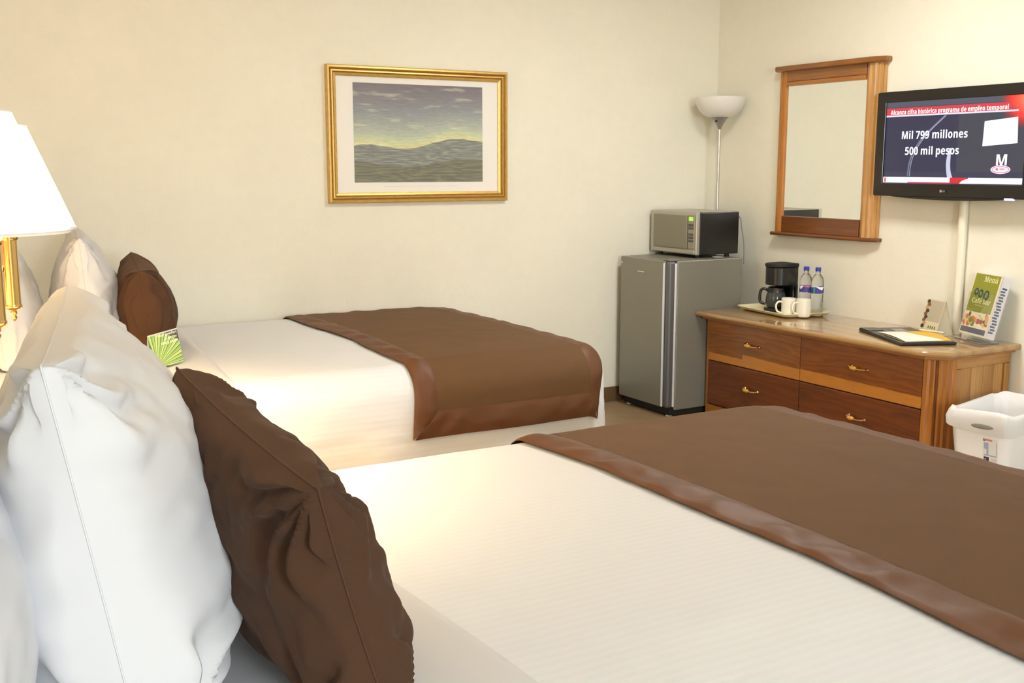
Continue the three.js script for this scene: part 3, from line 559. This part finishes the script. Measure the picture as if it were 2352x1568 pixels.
function bottle(label, x, z, sd) {
  const t = thing('water_bottle', label, 'bottle', [x, TY, z], 'water bottles on the tray');
  const water = phy({ color: 0xffffff, transmission: 1, roughness: 0.03, thickness: 0.05, ior: 1.33 });
  const r = 0.0315, pts = [[0, 0.003], [0.02, 0.0], [0.028, 0.004], [r, 0.014]];
  for (let i = 0; i <= 8; i++) { pts.push([r - (i % 2 ? 0.0018 : 0), 0.02 + i * 0.010]); }
  pts.push([r - 0.001, 0.115], [r, 0.122], [r, 0.168], [r - 0.0015, 0.182], [0.026, 0.198], [0.018, 0.210], [0.0125, 0.217], [0.0125, 0.232], [0, 0.232]);
  mesh('bottle_body', lathe(pts, 48), water, t);
  const lab = ctex(512, 128, (c, w, h) => {
    c.fillStyle = '#f4f3f6'; c.fillRect(0, 0, w, h);
    for (let k = 0; k < 2; k++) { const o = k * 256; c.fillStyle = '#3d3f8f'; c.beginPath(); c.moveTo(o, h); c.lineTo(o, 40); c.lineTo(o + 90, 66); c.lineTo(o + 150, 30); c.lineTo(o + 256, 54); c.lineTo(o + 256, h); c.fill(); c.fillStyle = '#b45a86'; c.beginPath(); c.moveTo(o + 130, 42); c.lineTo(o + 156, 30); c.lineTo(o + 220, 46); c.lineTo(o + 200, 56); c.fill(); c.fillStyle = '#3d8c8c'; c.fillRect(o + 226, 10, 30, 118); c.fillStyle = '#e6e6f4'; c.font = 'bold 44px sans-serif'; c.fillText('epura', o + 70, 108); }
  });
  mesh('bottle_label', lathe([[r + 0.0004, 0.118], [r + 0.0006, 0.119], [r + 0.0006, 0.152], [r + 0.0004, 0.153]], 48), std({ map: lab, roughness: 0.5, side: THREE.DoubleSide }), t, 'blue and white printed label');
  mesh('cap', lathe([[0, 0.2505], [0.0125, 0.2505], [0.0142, 0.248], [0.0145, 0.232], [0.0125, 0.2315], [0, 0.2325]], 32), std({ color: 0x3138b4, roughness: 0.45 }), t, 'blue screw cap');
  t.rotation.y = sd; return t;
}
bottle('blue-capped water bottle beside the coffee maker', -0.166, 0.937, 0.4);
bottle('blue-capped water bottle at the tray end, farther from the coffee maker', -0.15, 1.003, 2.0);

{
  // black desk folder with a notepad and pen
  const c = [-0.305, 1.705], t = thing('desk_folder', 'black desk folder lying open on the dresser', 'folder', [c[0], DT, c[1]]);
  const dir = Math.atan2(-0.18, 0.40); t.rotation.y = dir; // local z runs along its length
  const padMat = phy({ color: 0x15171b, roughness: 0.4, clearcoat: 0.25 });
  mesh('cover', box(-0.128, 0.128, 0, 0.014, -0.22, 0.22, 0.006, 3), padMat, t);
  mesh('corner_pocket', box(-0.124, -0.05, 0.014, 0.0165, -0.215, -0.12, 0.001, 1), padMat, t);
  mesh('window_pocket', box(0.0, 0.06, 0.014, 0.0158, -0.17, -0.10, 0.001, 1), std({ color: 0x8f8d84, roughness: 0.3 }), t);
  const nt = ctex(512, 512, (c2, w, h) => { c2.fillStyle = '#f4efe4'; c2.fillRect(0, 0, w, h); c2.fillStyle = '#e7b83c'; c2.beginPath(); c2.moveTo(w, 0); c2.lineTo(w, h); c2.lineTo(300, h); c2.bezierCurveTo(250, 380, 250, 260, 330, 150); c2.bezierCurveTo(380, 90, 420, 60, 430, 0); c2.fill(); });
  const n = thing('notepad', 'white and yellow printed notepad on the black desk folder', 'notepad', [c[0], DT + 0.0145, c[1]]); n.rotation.y = dir;
  mesh('paper', surf(30, 30, (u, v) => { const z = mix(-0.085, 0.2, v), x = mix(-0.098, 0.112, u); return [x, 0.001 + 0.012 * Math.sin(Math.PI * clamp(v * 0.95)) * (0.5 + 0.5 * u), z]; }), std({ map: nt, roughness: 0.6, side: THREE.DoubleSide }), n);
  mesh('backing', box(-0.098, 0.112, -0.0002, 0.0008, -0.085, 0.2, 0.0003, 1), std({ color: 0xd9c79a, roughness: 0.8 }), n);
  const pn = thing('pen', 'thin white and gold pen on the notepad', 'pen', [c[0] + 0.095, DT + 0.0305, c[1] + 0.06]);
  pn.rotation.y = dir + 0.5;
  mesh('barrel', new THREE.CylinderGeometry(0.004, 0.004, 0.12, 16).rotateX(Math.PI / 2), std({ color: 0xe9e3d2, roughness: 0.3 }), pn);
  mesh('tip', new THREE.ConeGeometry(0.004, 0.014, 16).rotateX(Math.PI / 2).translate(0, 0, 0.067), M.brass, pn);
  mesh('clip', box(-0.001, 0.001, 0.004, 0.006, -0.058, -0.02, 0.0005, 1), M.brass, pn);
}
{
  // small folded tent card against the wall
  const t = thing('table_tent', 'small beige folded tent card beside the pipe on the dresser', 'card', [-0.10, DT, 1.70]);
  const ph = ctex(256, 384, (c, w, h) => {
    c.fillStyle = '#d8cfae'; c.fillRect(0, 0, w, h); c.fillStyle = '#b8b09a'; c.fillRect(60, 10, 190, 230);
    const cols = ['#4a3b2a', '#7c5838', '#c79a6c', '#3c3f36', '#8d4e34']; for (let i = 0; i < 9; i++) { c.fillStyle = cols[i % 5]; c.beginPath(); c.ellipse(26 + (i % 2) * 14, 30 + i * 34, 26, 22, 0, 0, 7); c.fill(); }
    c.fillStyle = '#e3a92c'; c.fillRect(0, 344, w, 40); c.fillStyle = '#55504a'; for (let i = 0; i < 4; i++) c.fillRect(110 + i * 30, 286, 14, 30);
  });
  const W2 = 0.13, H2 = 0.165, D2 = 0.045;
  const fr = mesh('printed_face', fitUV(box(-W2 / 2, W2 / 2, 0, H2, -0.0007, 0.0007, 0.0004, 1), 'x', -W2 / 2, W2 / 2, 'y', 0, H2), std({ map: ph, roughness: 0.6 }), t);
  fr.rotation.x = -Math.atan2(D2, H2); fr.position.z = D2;
  const bk = mesh('back_face', box(-W2 / 2, W2 / 2, 0, H2, -0.0007, 0.0007, 0.0004, 1), std({ color: 0xd9d0b4, roughness: 0.7 }), t);
  bk.rotation.x = Math.atan2(D2, H2); bk.position.z = -D2;
  mesh('side_flap', surf(1, 6, (u, v) => { const k = (1 - v) * D2 * 0.96; return [W2 / 2 - 0.004, v * H2 * 0.96, mix(-k, k, u)]; }), std({ color: 0xcfc7ae, roughness: 0.7, side: THREE.DoubleSide }), t);
  t.rotation.y = -1.85;
}
{
  // clear leaflet holder with menu
  const t = thing('menu_holder', 'clear acrylic menu holder with green printed card on the dresser end', 'menu holder', [-0.118, DT, 1.915]);
  const w = 0.205, h = 0.292;
  const mt = ctex(512, 768, (c, cw, ch) => {
    c.fillStyle = '#e9dfc2'; c.fillRect(0, 0, cw, ch); c.fillStyle = '#8f9326'; c.fillRect(14, 12, cw - 40, 470);
    c.fillStyle = '#e9e3b0'; c.font = 'bold 92px serif'; c.textAlign = 'right'; c.fillText('Menú', cw - 60, 100);
    c.strokeStyle = '#2b4460'; c.lineWidth = 22; for (const [x, y, r] of [[110, 236, 28], [200, 250, 32], [310, 262, 40]]) { c.beginPath(); c.ellipse(x, y, r, r * 1.25, 0.1, 0, 7); c.stroke(); }
    c.fillStyle = '#eae6b6'; c.font = 'bold 84px serif'; c.textAlign = 'left'; c.fillText('Café bar', 70, 372); c.fillStyle = '#b9b878'; c.fillRect(150, 394, 170, 10);
    const blobs = ['#c96a3a', '#7d8f3c', '#d9a06a', '#a8452e', '#c2cc7a', '#5b5a32', '#e07a3c', '#d8c08a']; let s = 7;
    for (let i = 0; i < 34; i++) { s = (s * 16807) % 2147483647; const x = 24 + s % (cw - 60); s = (s * 16807) % 2147483647; const y = 515 + s % 130; s = (s * 16807) % 2147483647; c.fillStyle = blobs[i % 8]; c.beginPath(); c.ellipse(x, y, 22 + s % 26, 18 + s % 22, 0, 0, 7); c.fill(); }
    c.fillStyle = '#565a72'; c.fillRect(14, 676, cw - 40, 66);
    c.fillStyle = '#e9dfc2'; c.fillRect(cw - 26, 0, 26, ch);
  });
  const st = ctex(64, 512, (c, cw, ch) => { c.fillStyle = '#e6e4ec'; c.fillRect(0, 0, cw, ch); c.fillStyle = '#54607c'; for (let i = 0; i < 16; i++) c.fillRect(14 + (i * 7) % 12, 90 + i * 24, 34, 15); });
  const g = new THREE.Group(); g.name = 'holder'; g.position.y = 0.011; g.rotation.x = -0.25; t.add(g);
  mesh('menu_card', fitUV(box(-w / 2 + 0.004, w / 2 - 0.004, 0.012, h, 0.012, 0.0135, 0.0004, 1), 'x', -w / 2 + 0.004, w / 2 - 0.004, 'y', 0.012, h), std({ map: mt, roughness: 0.35 }), g, 'green menu card with food photographs');
  mesh('leaflet_stack', fitUV(box(-w / 2 + 0.006, w / 2 - 0.006, 0.012, h - 0.004, -0.034, 0.010, 0.001, 1), 'z', -0.034, 0.010, 'y', 0.012, h), std({ map: st, roughness: 0.6 }), g);
  const acr = phy({ color: 0xffffff, transmission: 1, thickness: 0, roughness: 0.03, ior: 1.49 });
  mesh('acrylic_front', box(-w / 2, w / 2, 0.004, h * 0.7, 0.016, 0.018, 0.0008, 1), acr, g);
  mesh('acrylic_back', box(-w / 2, w / 2, 0.004, h, -0.039, -0.037, 0.0008, 1), acr, g);
  for (const s of [-1, 1]) mesh('acrylic_side', box(s * w / 2 - 0.001, s * w / 2 + 0.001, 0.004, h * 0.8, -0.037, 0.016, 0.0006, 1), acr, g);
  mesh('acrylic_foot', box(-w / 2, w / 2, 0, 0.004, -0.06, 0.03, 0.0015), phy({ color: 0xffffff, transmission: 0.9, thickness: 0.004, roughness: 0.05 }), t);
  t.rotation.y = -1.92;
}

// ---------------------------------------------------------------- mirror
{
  const z0 = 0.556, z1 = 1.252, yb = 0.968, yt = 1.866, R0 = [0, yb, 0.9];
  const t = thing('wall_mirror', 'wood framed wall mirror with cornice, between lamp and television', 'mirror', R0);
  const L = (g) => g.translate(-R0[0], -R0[1], -R0[2]);
  mesh('mirror_glass', L(box(-0.022, -0.016, 1.05, 1.80, 0.585, 1.165, 0.0005, 1)), std({ color: 0xf2f4f0, metalness: 1, roughness: 0.015 }), t);
  mesh('backing', L(box(-0.0155, -0.003, yb + 0.02, yt - 0.02, z0 + 0.01, z1 - 0.01, 0.001, 1)), W.dark, t);
  // posts: flat lip, then fluted chamfer back to the wall
  const post = (s) => { const e = s > 0 ? z1 : z0, inn = s > 0 ? 1.150 : 0.600; const pl = [[-0.003, inn], [-0.028, inn], [-0.033, inn + s * 0.006], [-0.036, inn + s * 0.022]]; const a = [-0.044, inn + s * 0.028], b = [-0.008, e]; if (s < 0) { pl.push([-0.042, inn - 0.024], [-0.04, e + 0.006], [-0.032, e], [-0.003, e]); return pl; } for (let i = 0; i <= 24; i++) { const u = i / 24; const bul = 0.012 * Math.sin(Math.PI * u) + 0.0042 * Math.cos(u * Math.PI * 6); pl.push([mix(a[0], b[0], u) - 0.8 * bul, mix(a[1], b[1], u) + s * 0.6 * bul]); } pl.push([-0.003, e]); return pl; };
  for (const s of [-1, 1]) { const pl = post(s); mesh('post', L(grainUV(toCreasedNormals(prism(s > 0 ? pl : pl, yb + 0.018, yt - 0.028), 0.6), 'y', 0.5 * s)), s > 0 ? W.pale : W.edge, t); }
  mesh('top_rail', L(grainUV(box(-0.034, -0.003, 1.785, yt - 0.026, 0.602, 1.148, 0.003), 'z')), W.mid, t);
  mesh('top_lip', L(grainUV(box(-0.040, -0.003, 1.762, 1.784, 0.602, 1.148, 0.003), 'z')), W.edge, t);
  mesh('bottom_rail', L(grainUV(box(-0.036, -0.003, yb + 0.018, 1.073, 0.602, 1.148, 0.004), 'z')), W.dark, t);
  const ledge = (o) => [[-0.003, z0 - o], [-0.035 - o, z0 - o], [-0.050 - o, z0 - o + 0.012], [-0.050 - o, z1 - 0.06], [-0.02 - o, z1 + o], [-0.003, z1 + o]];
  mesh('cornice', L(grainUV(toCreasedNormals(prism(ledge(0.014), yt - 0.028, yt, 0.008, 4), 0.7), 'z')), W.mid, t);
  mesh('ledge', L(grainUV(toCreasedNormals(prism(ledge(0.012), yb, yb + 0.019, 0.006, 4), 0.7), 'z')), W.dark, t);
}

// ---------------------------------------------------------------- television
{
  const z0 = 1.300, z1 = 2.146, y0 = 1.198, y1 = 1.686, xf = -0.115, R0 = [-0.06, 1.2, 1.70];
  const t = thing('television', 'black flat television showing a news screen beside the mirror', 'television', R0);
  const L = (g) => g.translate(-R0[0], -R0[1], -R0[2]);
  mesh('casing', L(box(xf + 0.012, xf + 0.07, y0 + 0.006, y1 - 0.004, z0 + 0.004, z1 - 0.004, 0.014, 4)), M.blackMatte, t);
  const b = 0.05, bs = new THREE.Shape(), hole = new THREE.Path(), rr = 0.012;
  bs.moveTo(z0 + rr, y0 + 0.002); bs.lineTo(z1 - rr, y0 + 0.002); bs.quadraticCurveTo(z1, y0 + 0.002, z1, y0 + rr); bs.lineTo(z1, y1 - rr); bs.quadraticCurveTo(z1, y1, z1 - rr, y1); bs.lineTo(z0 + rr, y1); bs.quadraticCurveTo(z0, y1, z0, y1 - rr); bs.lineTo(z0, y0 + rr); bs.quadraticCurveTo(z0, y0 + 0.002, z0 + rr, y0 + 0.002);
  hole.moveTo(z0 + 0.052, y0 + 0.062); hole.lineTo(z0 + 0.052, y1 - b); hole.lineTo(z1 - 0.052, y1 - b); hole.lineTo(z1 - 0.052, y0 + 0.062); hole.lineTo(z0 + 0.052, y0 + 0.062); bs.holes.push(hole);
  const bz = new THREE.ExtrudeGeometry(bs, { depth: 0.012, bevelEnabled: true, bevelSize: 0.003, bevelThickness: 0.004, bevelSegments: 3, bevelOffset: -0.003 }).rotateY(-Math.PI / 2).translate(xf + 0.016, 0, 0);
  mesh('bezel', L(bz), phy({ color: 0x090909, roughness: 0.3, clearcoat: 0.25, clearcoatRoughness: 0.1 }), t, 'glossy black bezel');
  // lower lip, bowed downwards
  const lip = []; for (let i = 0; i <= 20; i++) { const u = i / 20; lip.push([mix(z0 + 0.09, z1 - 0.09, u), y0 + 0.004 - 0.014 * Math.pow(Math.sin(Math.PI * u), 0.7)]); } lip.push([z1 - 0.09, y0 + 0.012], [z0 + 0.09, y0 + 0.012]);
  mesh('lower_lip', L(extrude(lip, 0.02, 0.001).rotateY(-Math.PI / 2).translate(xf + 0.024, 0, 0)), M.black, t);
  const sc = ctex(1024, 576, (c, w, h) => {
    c.fillStyle = '#33344a'; c.fillRect(0, 0, w, h);
    c.fillStyle = '#2c2d45'; c.fillRect(0, 90, 560, 400); c.fillStyle = '#3a3c48'; c.fillRect(560, 90, 464, 400);
    c.fillStyle = '#4a4d5c'; c.fillRect(0, 0, w, 40);
    const gr = c.createRadialGradient(1024, 30, 20, 1024, 30, 190); gr.addColorStop(0, '#ff7a5a'); gr.addColorStop(0.6, '#d8302c'); gr.addColorStop(1, 'rgba(200,40,40,0)'); c.fillStyle = gr; c.fillRect(800, 0, 224, 230);
    c.fillStyle = '#c03a44'; c.beginPath(); c.moveTo(0, 44); c.lineTo(900, 44); c.lineTo(950, 96); c.lineTo(0, 96); c.fill();
    c.fillStyle = '#cfd2e6'; c.fillRect(0, 94, 960, 11);
    c.fillStyle = '#ffffff'; c.font = 'bold 42px sans-serif'; c.fillText('Alcanza cifra histórica programa de empleo temporal', 36, 90, 860);
    c.strokeStyle = '#6d7087'; c.lineWidth = 10; c.beginPath(); c.moveTo(460, 110); c.bezierCurveTo(300, 240, 190, 340, 200, 520); c.stroke();
    c.strokeStyle = '#9a9cb4'; c.lineWidth = 5; c.beginPath(); c.moveTo(466, 110); c.bezierCurveTo(312, 240, 206, 340, 214, 520); c.stroke();
    c.fillStyle = '#b9bdd0'; c.beginPath(); c.moveTo(505, 330); c.bezierCurveTo(480, 400, 480, 450, 500, 530); c.lineTo(540, 530); c.bezierCurveTo(505, 470, 520, 400, 515, 330); c.fill();
    c.fillStyle = '#ffffff'; c.font = 'bold 76px sans-serif'; c.fillText('Mil 799 millones', 130, 262, 500); c.fillText('500 mil pesos', 165, 372, 410);
    c.fillStyle = '#ffffff'; c.beginPath(); c.moveTo(740, 160); c.lineTo(960, 140); c.lineTo(968, 306); c.lineTo(735, 322); c.fill();
    c.font = 'bold 96px sans-serif'; c.fillText('M', 828, 446); c.fillStyle = '#f3d9e2'; c.beginPath(); c.ellipse(868, 474, 66, 28, 0, 0, 7); c.fill(); c.strokeStyle = '#c35a70'; c.lineWidth = 4; c.beginPath(); c.ellipse(868, 474, 56, 20, 0, 0, 7); c.stroke(); c.fillStyle = '#c35a70'; c.fillRect(836, 466, 16, 12); c.fillRect(862, 468, 34, 6);
    c.fillStyle = '#e9e4ee'; c.fillRect(0, 528, w, 40); c.fillStyle = '#c3222c'; c.fillRect(520, 528, 130, 40); c.fillStyle = '#c43b48'; c.fillRect(12, 532, 12, 32);
    c.fillStyle = '#c0324a'; c.fillRect(200, 562, 320, 8);
    c.fillStyle = '#ffffff'; c.beginPath(); c.moveTo(590, 568); c.bezierCurveTo(620, 530, 660, 540, 700, 528); c.lineTo(700, 568); c.fill();
  });
  const s0 = z0 + 0.05, s1 = z1 - 0.05, u0 = y0 + 0.06, u1 = y1 - b + 0.002;
  mesh('screen', L(fitUV(box(xf + 0.008, xf + 0.012, u0, u1, s0, s1, 0.0005, 1), 'z', s0, s1, 'y', u0, u1)), std({ color: 0x08080c, roughness: 0.25, emissive: 0xffffff, emissiveMap: sc, emissiveIntensity: 1.25 }), t, 'lit news screen with white Spanish captions');
  const lgz = 1.702, lg = ctex(128, 48, (c, w, h) => { c.fillStyle = '#0c0c0c'; c.fillRect(0, 0, w, h); c.fillStyle = '#b8b4a8'; c.beginPath(); c.arc(30, 24, 18, 0, 7); c.fill(); c.fillStyle = '#141414'; c.font = 'bold 20px sans-serif'; c.fillText('L', 24, 30); c.fillStyle = '#b8b4a8'; c.font = 'bold 34px sans-serif'; c.fillText('LG', 58, 36); });
  mesh('maker_badge', L(fitUV(box(xf - 0.0008, xf, y0 + 0.022, y0 + 0.038, lgz - 0.02, lgz + 0.02, 0.0002, 1), 'z', lgz - 0.02, lgz + 0.02, 'y', y0 + 0.022, y0 + 0.038)), std({ map: lg, roughness: 0.3 }), t);
  mesh('power_light', L(box(xf - 0.002, xf + 0.012, y0 - 0.004, y0 + 0.007, 2.015, 2.062, 0.004, 3)), std({ color: 0x2020a0, emissive: new THREE.Color(0.55, 0.55, 1), emissiveIntensity: 1.6 }), t, 'blue-white standby light');
  mesh('wall_bracket', L(box(xf + 0.07, -0.001, 1.34, 1.54, 1.60, 1.80, 0.004)), M.blackMatte, t);
  const sl = new THREE.RectAreaLight(new THREE.Color(0.75, 0.78, 1), 0.25, s1 - s0, u1 - u0); sl.name = 'screen_glow'; sl.position.set(xf - 0.004 - R0[0], (u0 + u1) / 2 - R0[1], (s0 + s1) / 2 - R0[2]); sl.rotation.y = Math.PI / 2; t.add(sl);
}
{
  const t = thing('cable_conduit', 'white vertical cable pipe on the wall below the television', 'pipe', [-0.021, DT, 1.748]);
  mesh('pipe', new THREE.CylinderGeometry(0.02, 0.02, 0.64, 32).translate(0, 0.32, 0), std({ color: 0xf0ead6, roughness: 0.35 }), t);
}

// ---------------------------------------------------------------- waste bin with liner bag
{
  const t = thing('waste_bin', 'white plastic waste bin with liner bag beside the dresser end', 'bin', [-0.375, 0, 2.275]);
  t.rotation.y = 0.1;
  const ring = (hx, hz, r, y, wob = 0) => { const o = []; for (const [sx, sz, a0] of [[1, 1, 0], [-1, 1, 1], [-1, -1, 2], [1, -1, 3]]) for (let i = 0; i <= 10; i++) { const a = (a0 + i / 10) * Math.PI / 2; const x = sx * (hx - r) + r * Math.cos(a), z = sz * (hz - r) + r * Math.sin(a); const k = wob * N(x * 14, z * 14, y * 12); o.push([x * (1 + k * 2), y + k * 0.4, z * (1 + k * 2)]); } o.push(o[0]); return o; };
  const loft = (rings) => { const n = rings[0].length - 1, m = rings.length - 1; return surf(n, m, (u, v) => rings[Math.round(v * m)][Math.round(u * n)]); };
  const wh = std({ color: 0xfbfbfd, roughness: 0.5, side: THREE.DoubleSide });
  mesh('bin_body', loft([ring(0.001, 0.001, 0.0005, 0.002), ring(0.15, 0.095, 0.03, 0), ring(0.155, 0.1, 0.035, 0.01), ring(0.185, 0.13, 0.04, 0.31), ring(0.186, 0.131, 0.04, 0.33), ring(0.182, 0.127, 0.04, 0.33), ring(0.15, 0.095, 0.035, 0.02), ring(0.001, 0.001, 0.0005, 0.015)]), wh, t);
  const bag = phy({ color: 0xfafafc, roughness: 0.35, transmission: 0.2, thickness: 0, side: THREE.DoubleSide });
  mesh('liner_bag', loft([ring(0.199, 0.144, 0.05, 0.298, 0.05), ring(0.203, 0.148, 0.05, 0.33, 0.05), ring(0.202, 0.147, 0.05, 0.365, 0.06), ring(0.194, 0.139, 0.05, 0.386, 0.09), ring(0.183, 0.128, 0.05, 0.38, 0.1), ring(0.168, 0.113, 0.05, 0.34, 0.16), ring(0.15, 0.095, 0.05, 0.24, 0.2), ring(0.12, 0.07, 0.05, 0.08, 0.2), ring(0.005, 0.005, 0.002, 0.03)]), bag, t, 'thin white plastic bag folded over the rim');
  mesh('handle_opening', new THREE.SphereGeometry(1, 32, 16).scale(0.004, 0.013, 0.055).translate(-0.199, 0.325, 0.02), std({ color: 0x8d8c88, roughness: 0.7 }), t, 'grey oval handle opening');
  const st = ctex(128, 224, (c, w, h) => { c.fillStyle = '#ecebea'; c.fillRect(0, 0, w, h); c.fillStyle = '#d9877e'; c.fillRect(10, 6, 70, 16); c.fillStyle = '#3c3c44'; c.beginPath(); c.moveTo(0, 0); c.lineTo(16, 28); c.lineTo(0, 28); c.fill(); c.fillStyle = '#a8b6d2'; c.fillRect(6, 40, 40, 60); c.fillRect(30, 60, 18, 100); c.fillRect(6, 150, 116, 12); c.fillRect(116, 30, 6, 130); c.fillStyle = '#2e3246'; c.fillRect(6, 172, 46, 44); c.fillStyle = '#e6e4e8'; c.fillRect(14, 190, 14, 8); c.fillStyle = '#cdbcc2'; for (let i = 0; i < 6; i++) c.fillRect(72 + i * 8, 174, 4, 40); });
  const lb = mesh('product_sticker', fitUV(box(-0.0006, 0.0006, 0.175, 0.275, -0.03, 0.03, 0.0003, 1).translate(0, -0.225, 0), 'z', -0.03, 0.03, 'y', -0.05, 0.05), std({ map: st, roughness: 0.5 }), t);
  lb.position.set(-0.1775, 0.225, 0.055); lb.rotation.z = 0.1;
}

renderer.render(scene, camera);
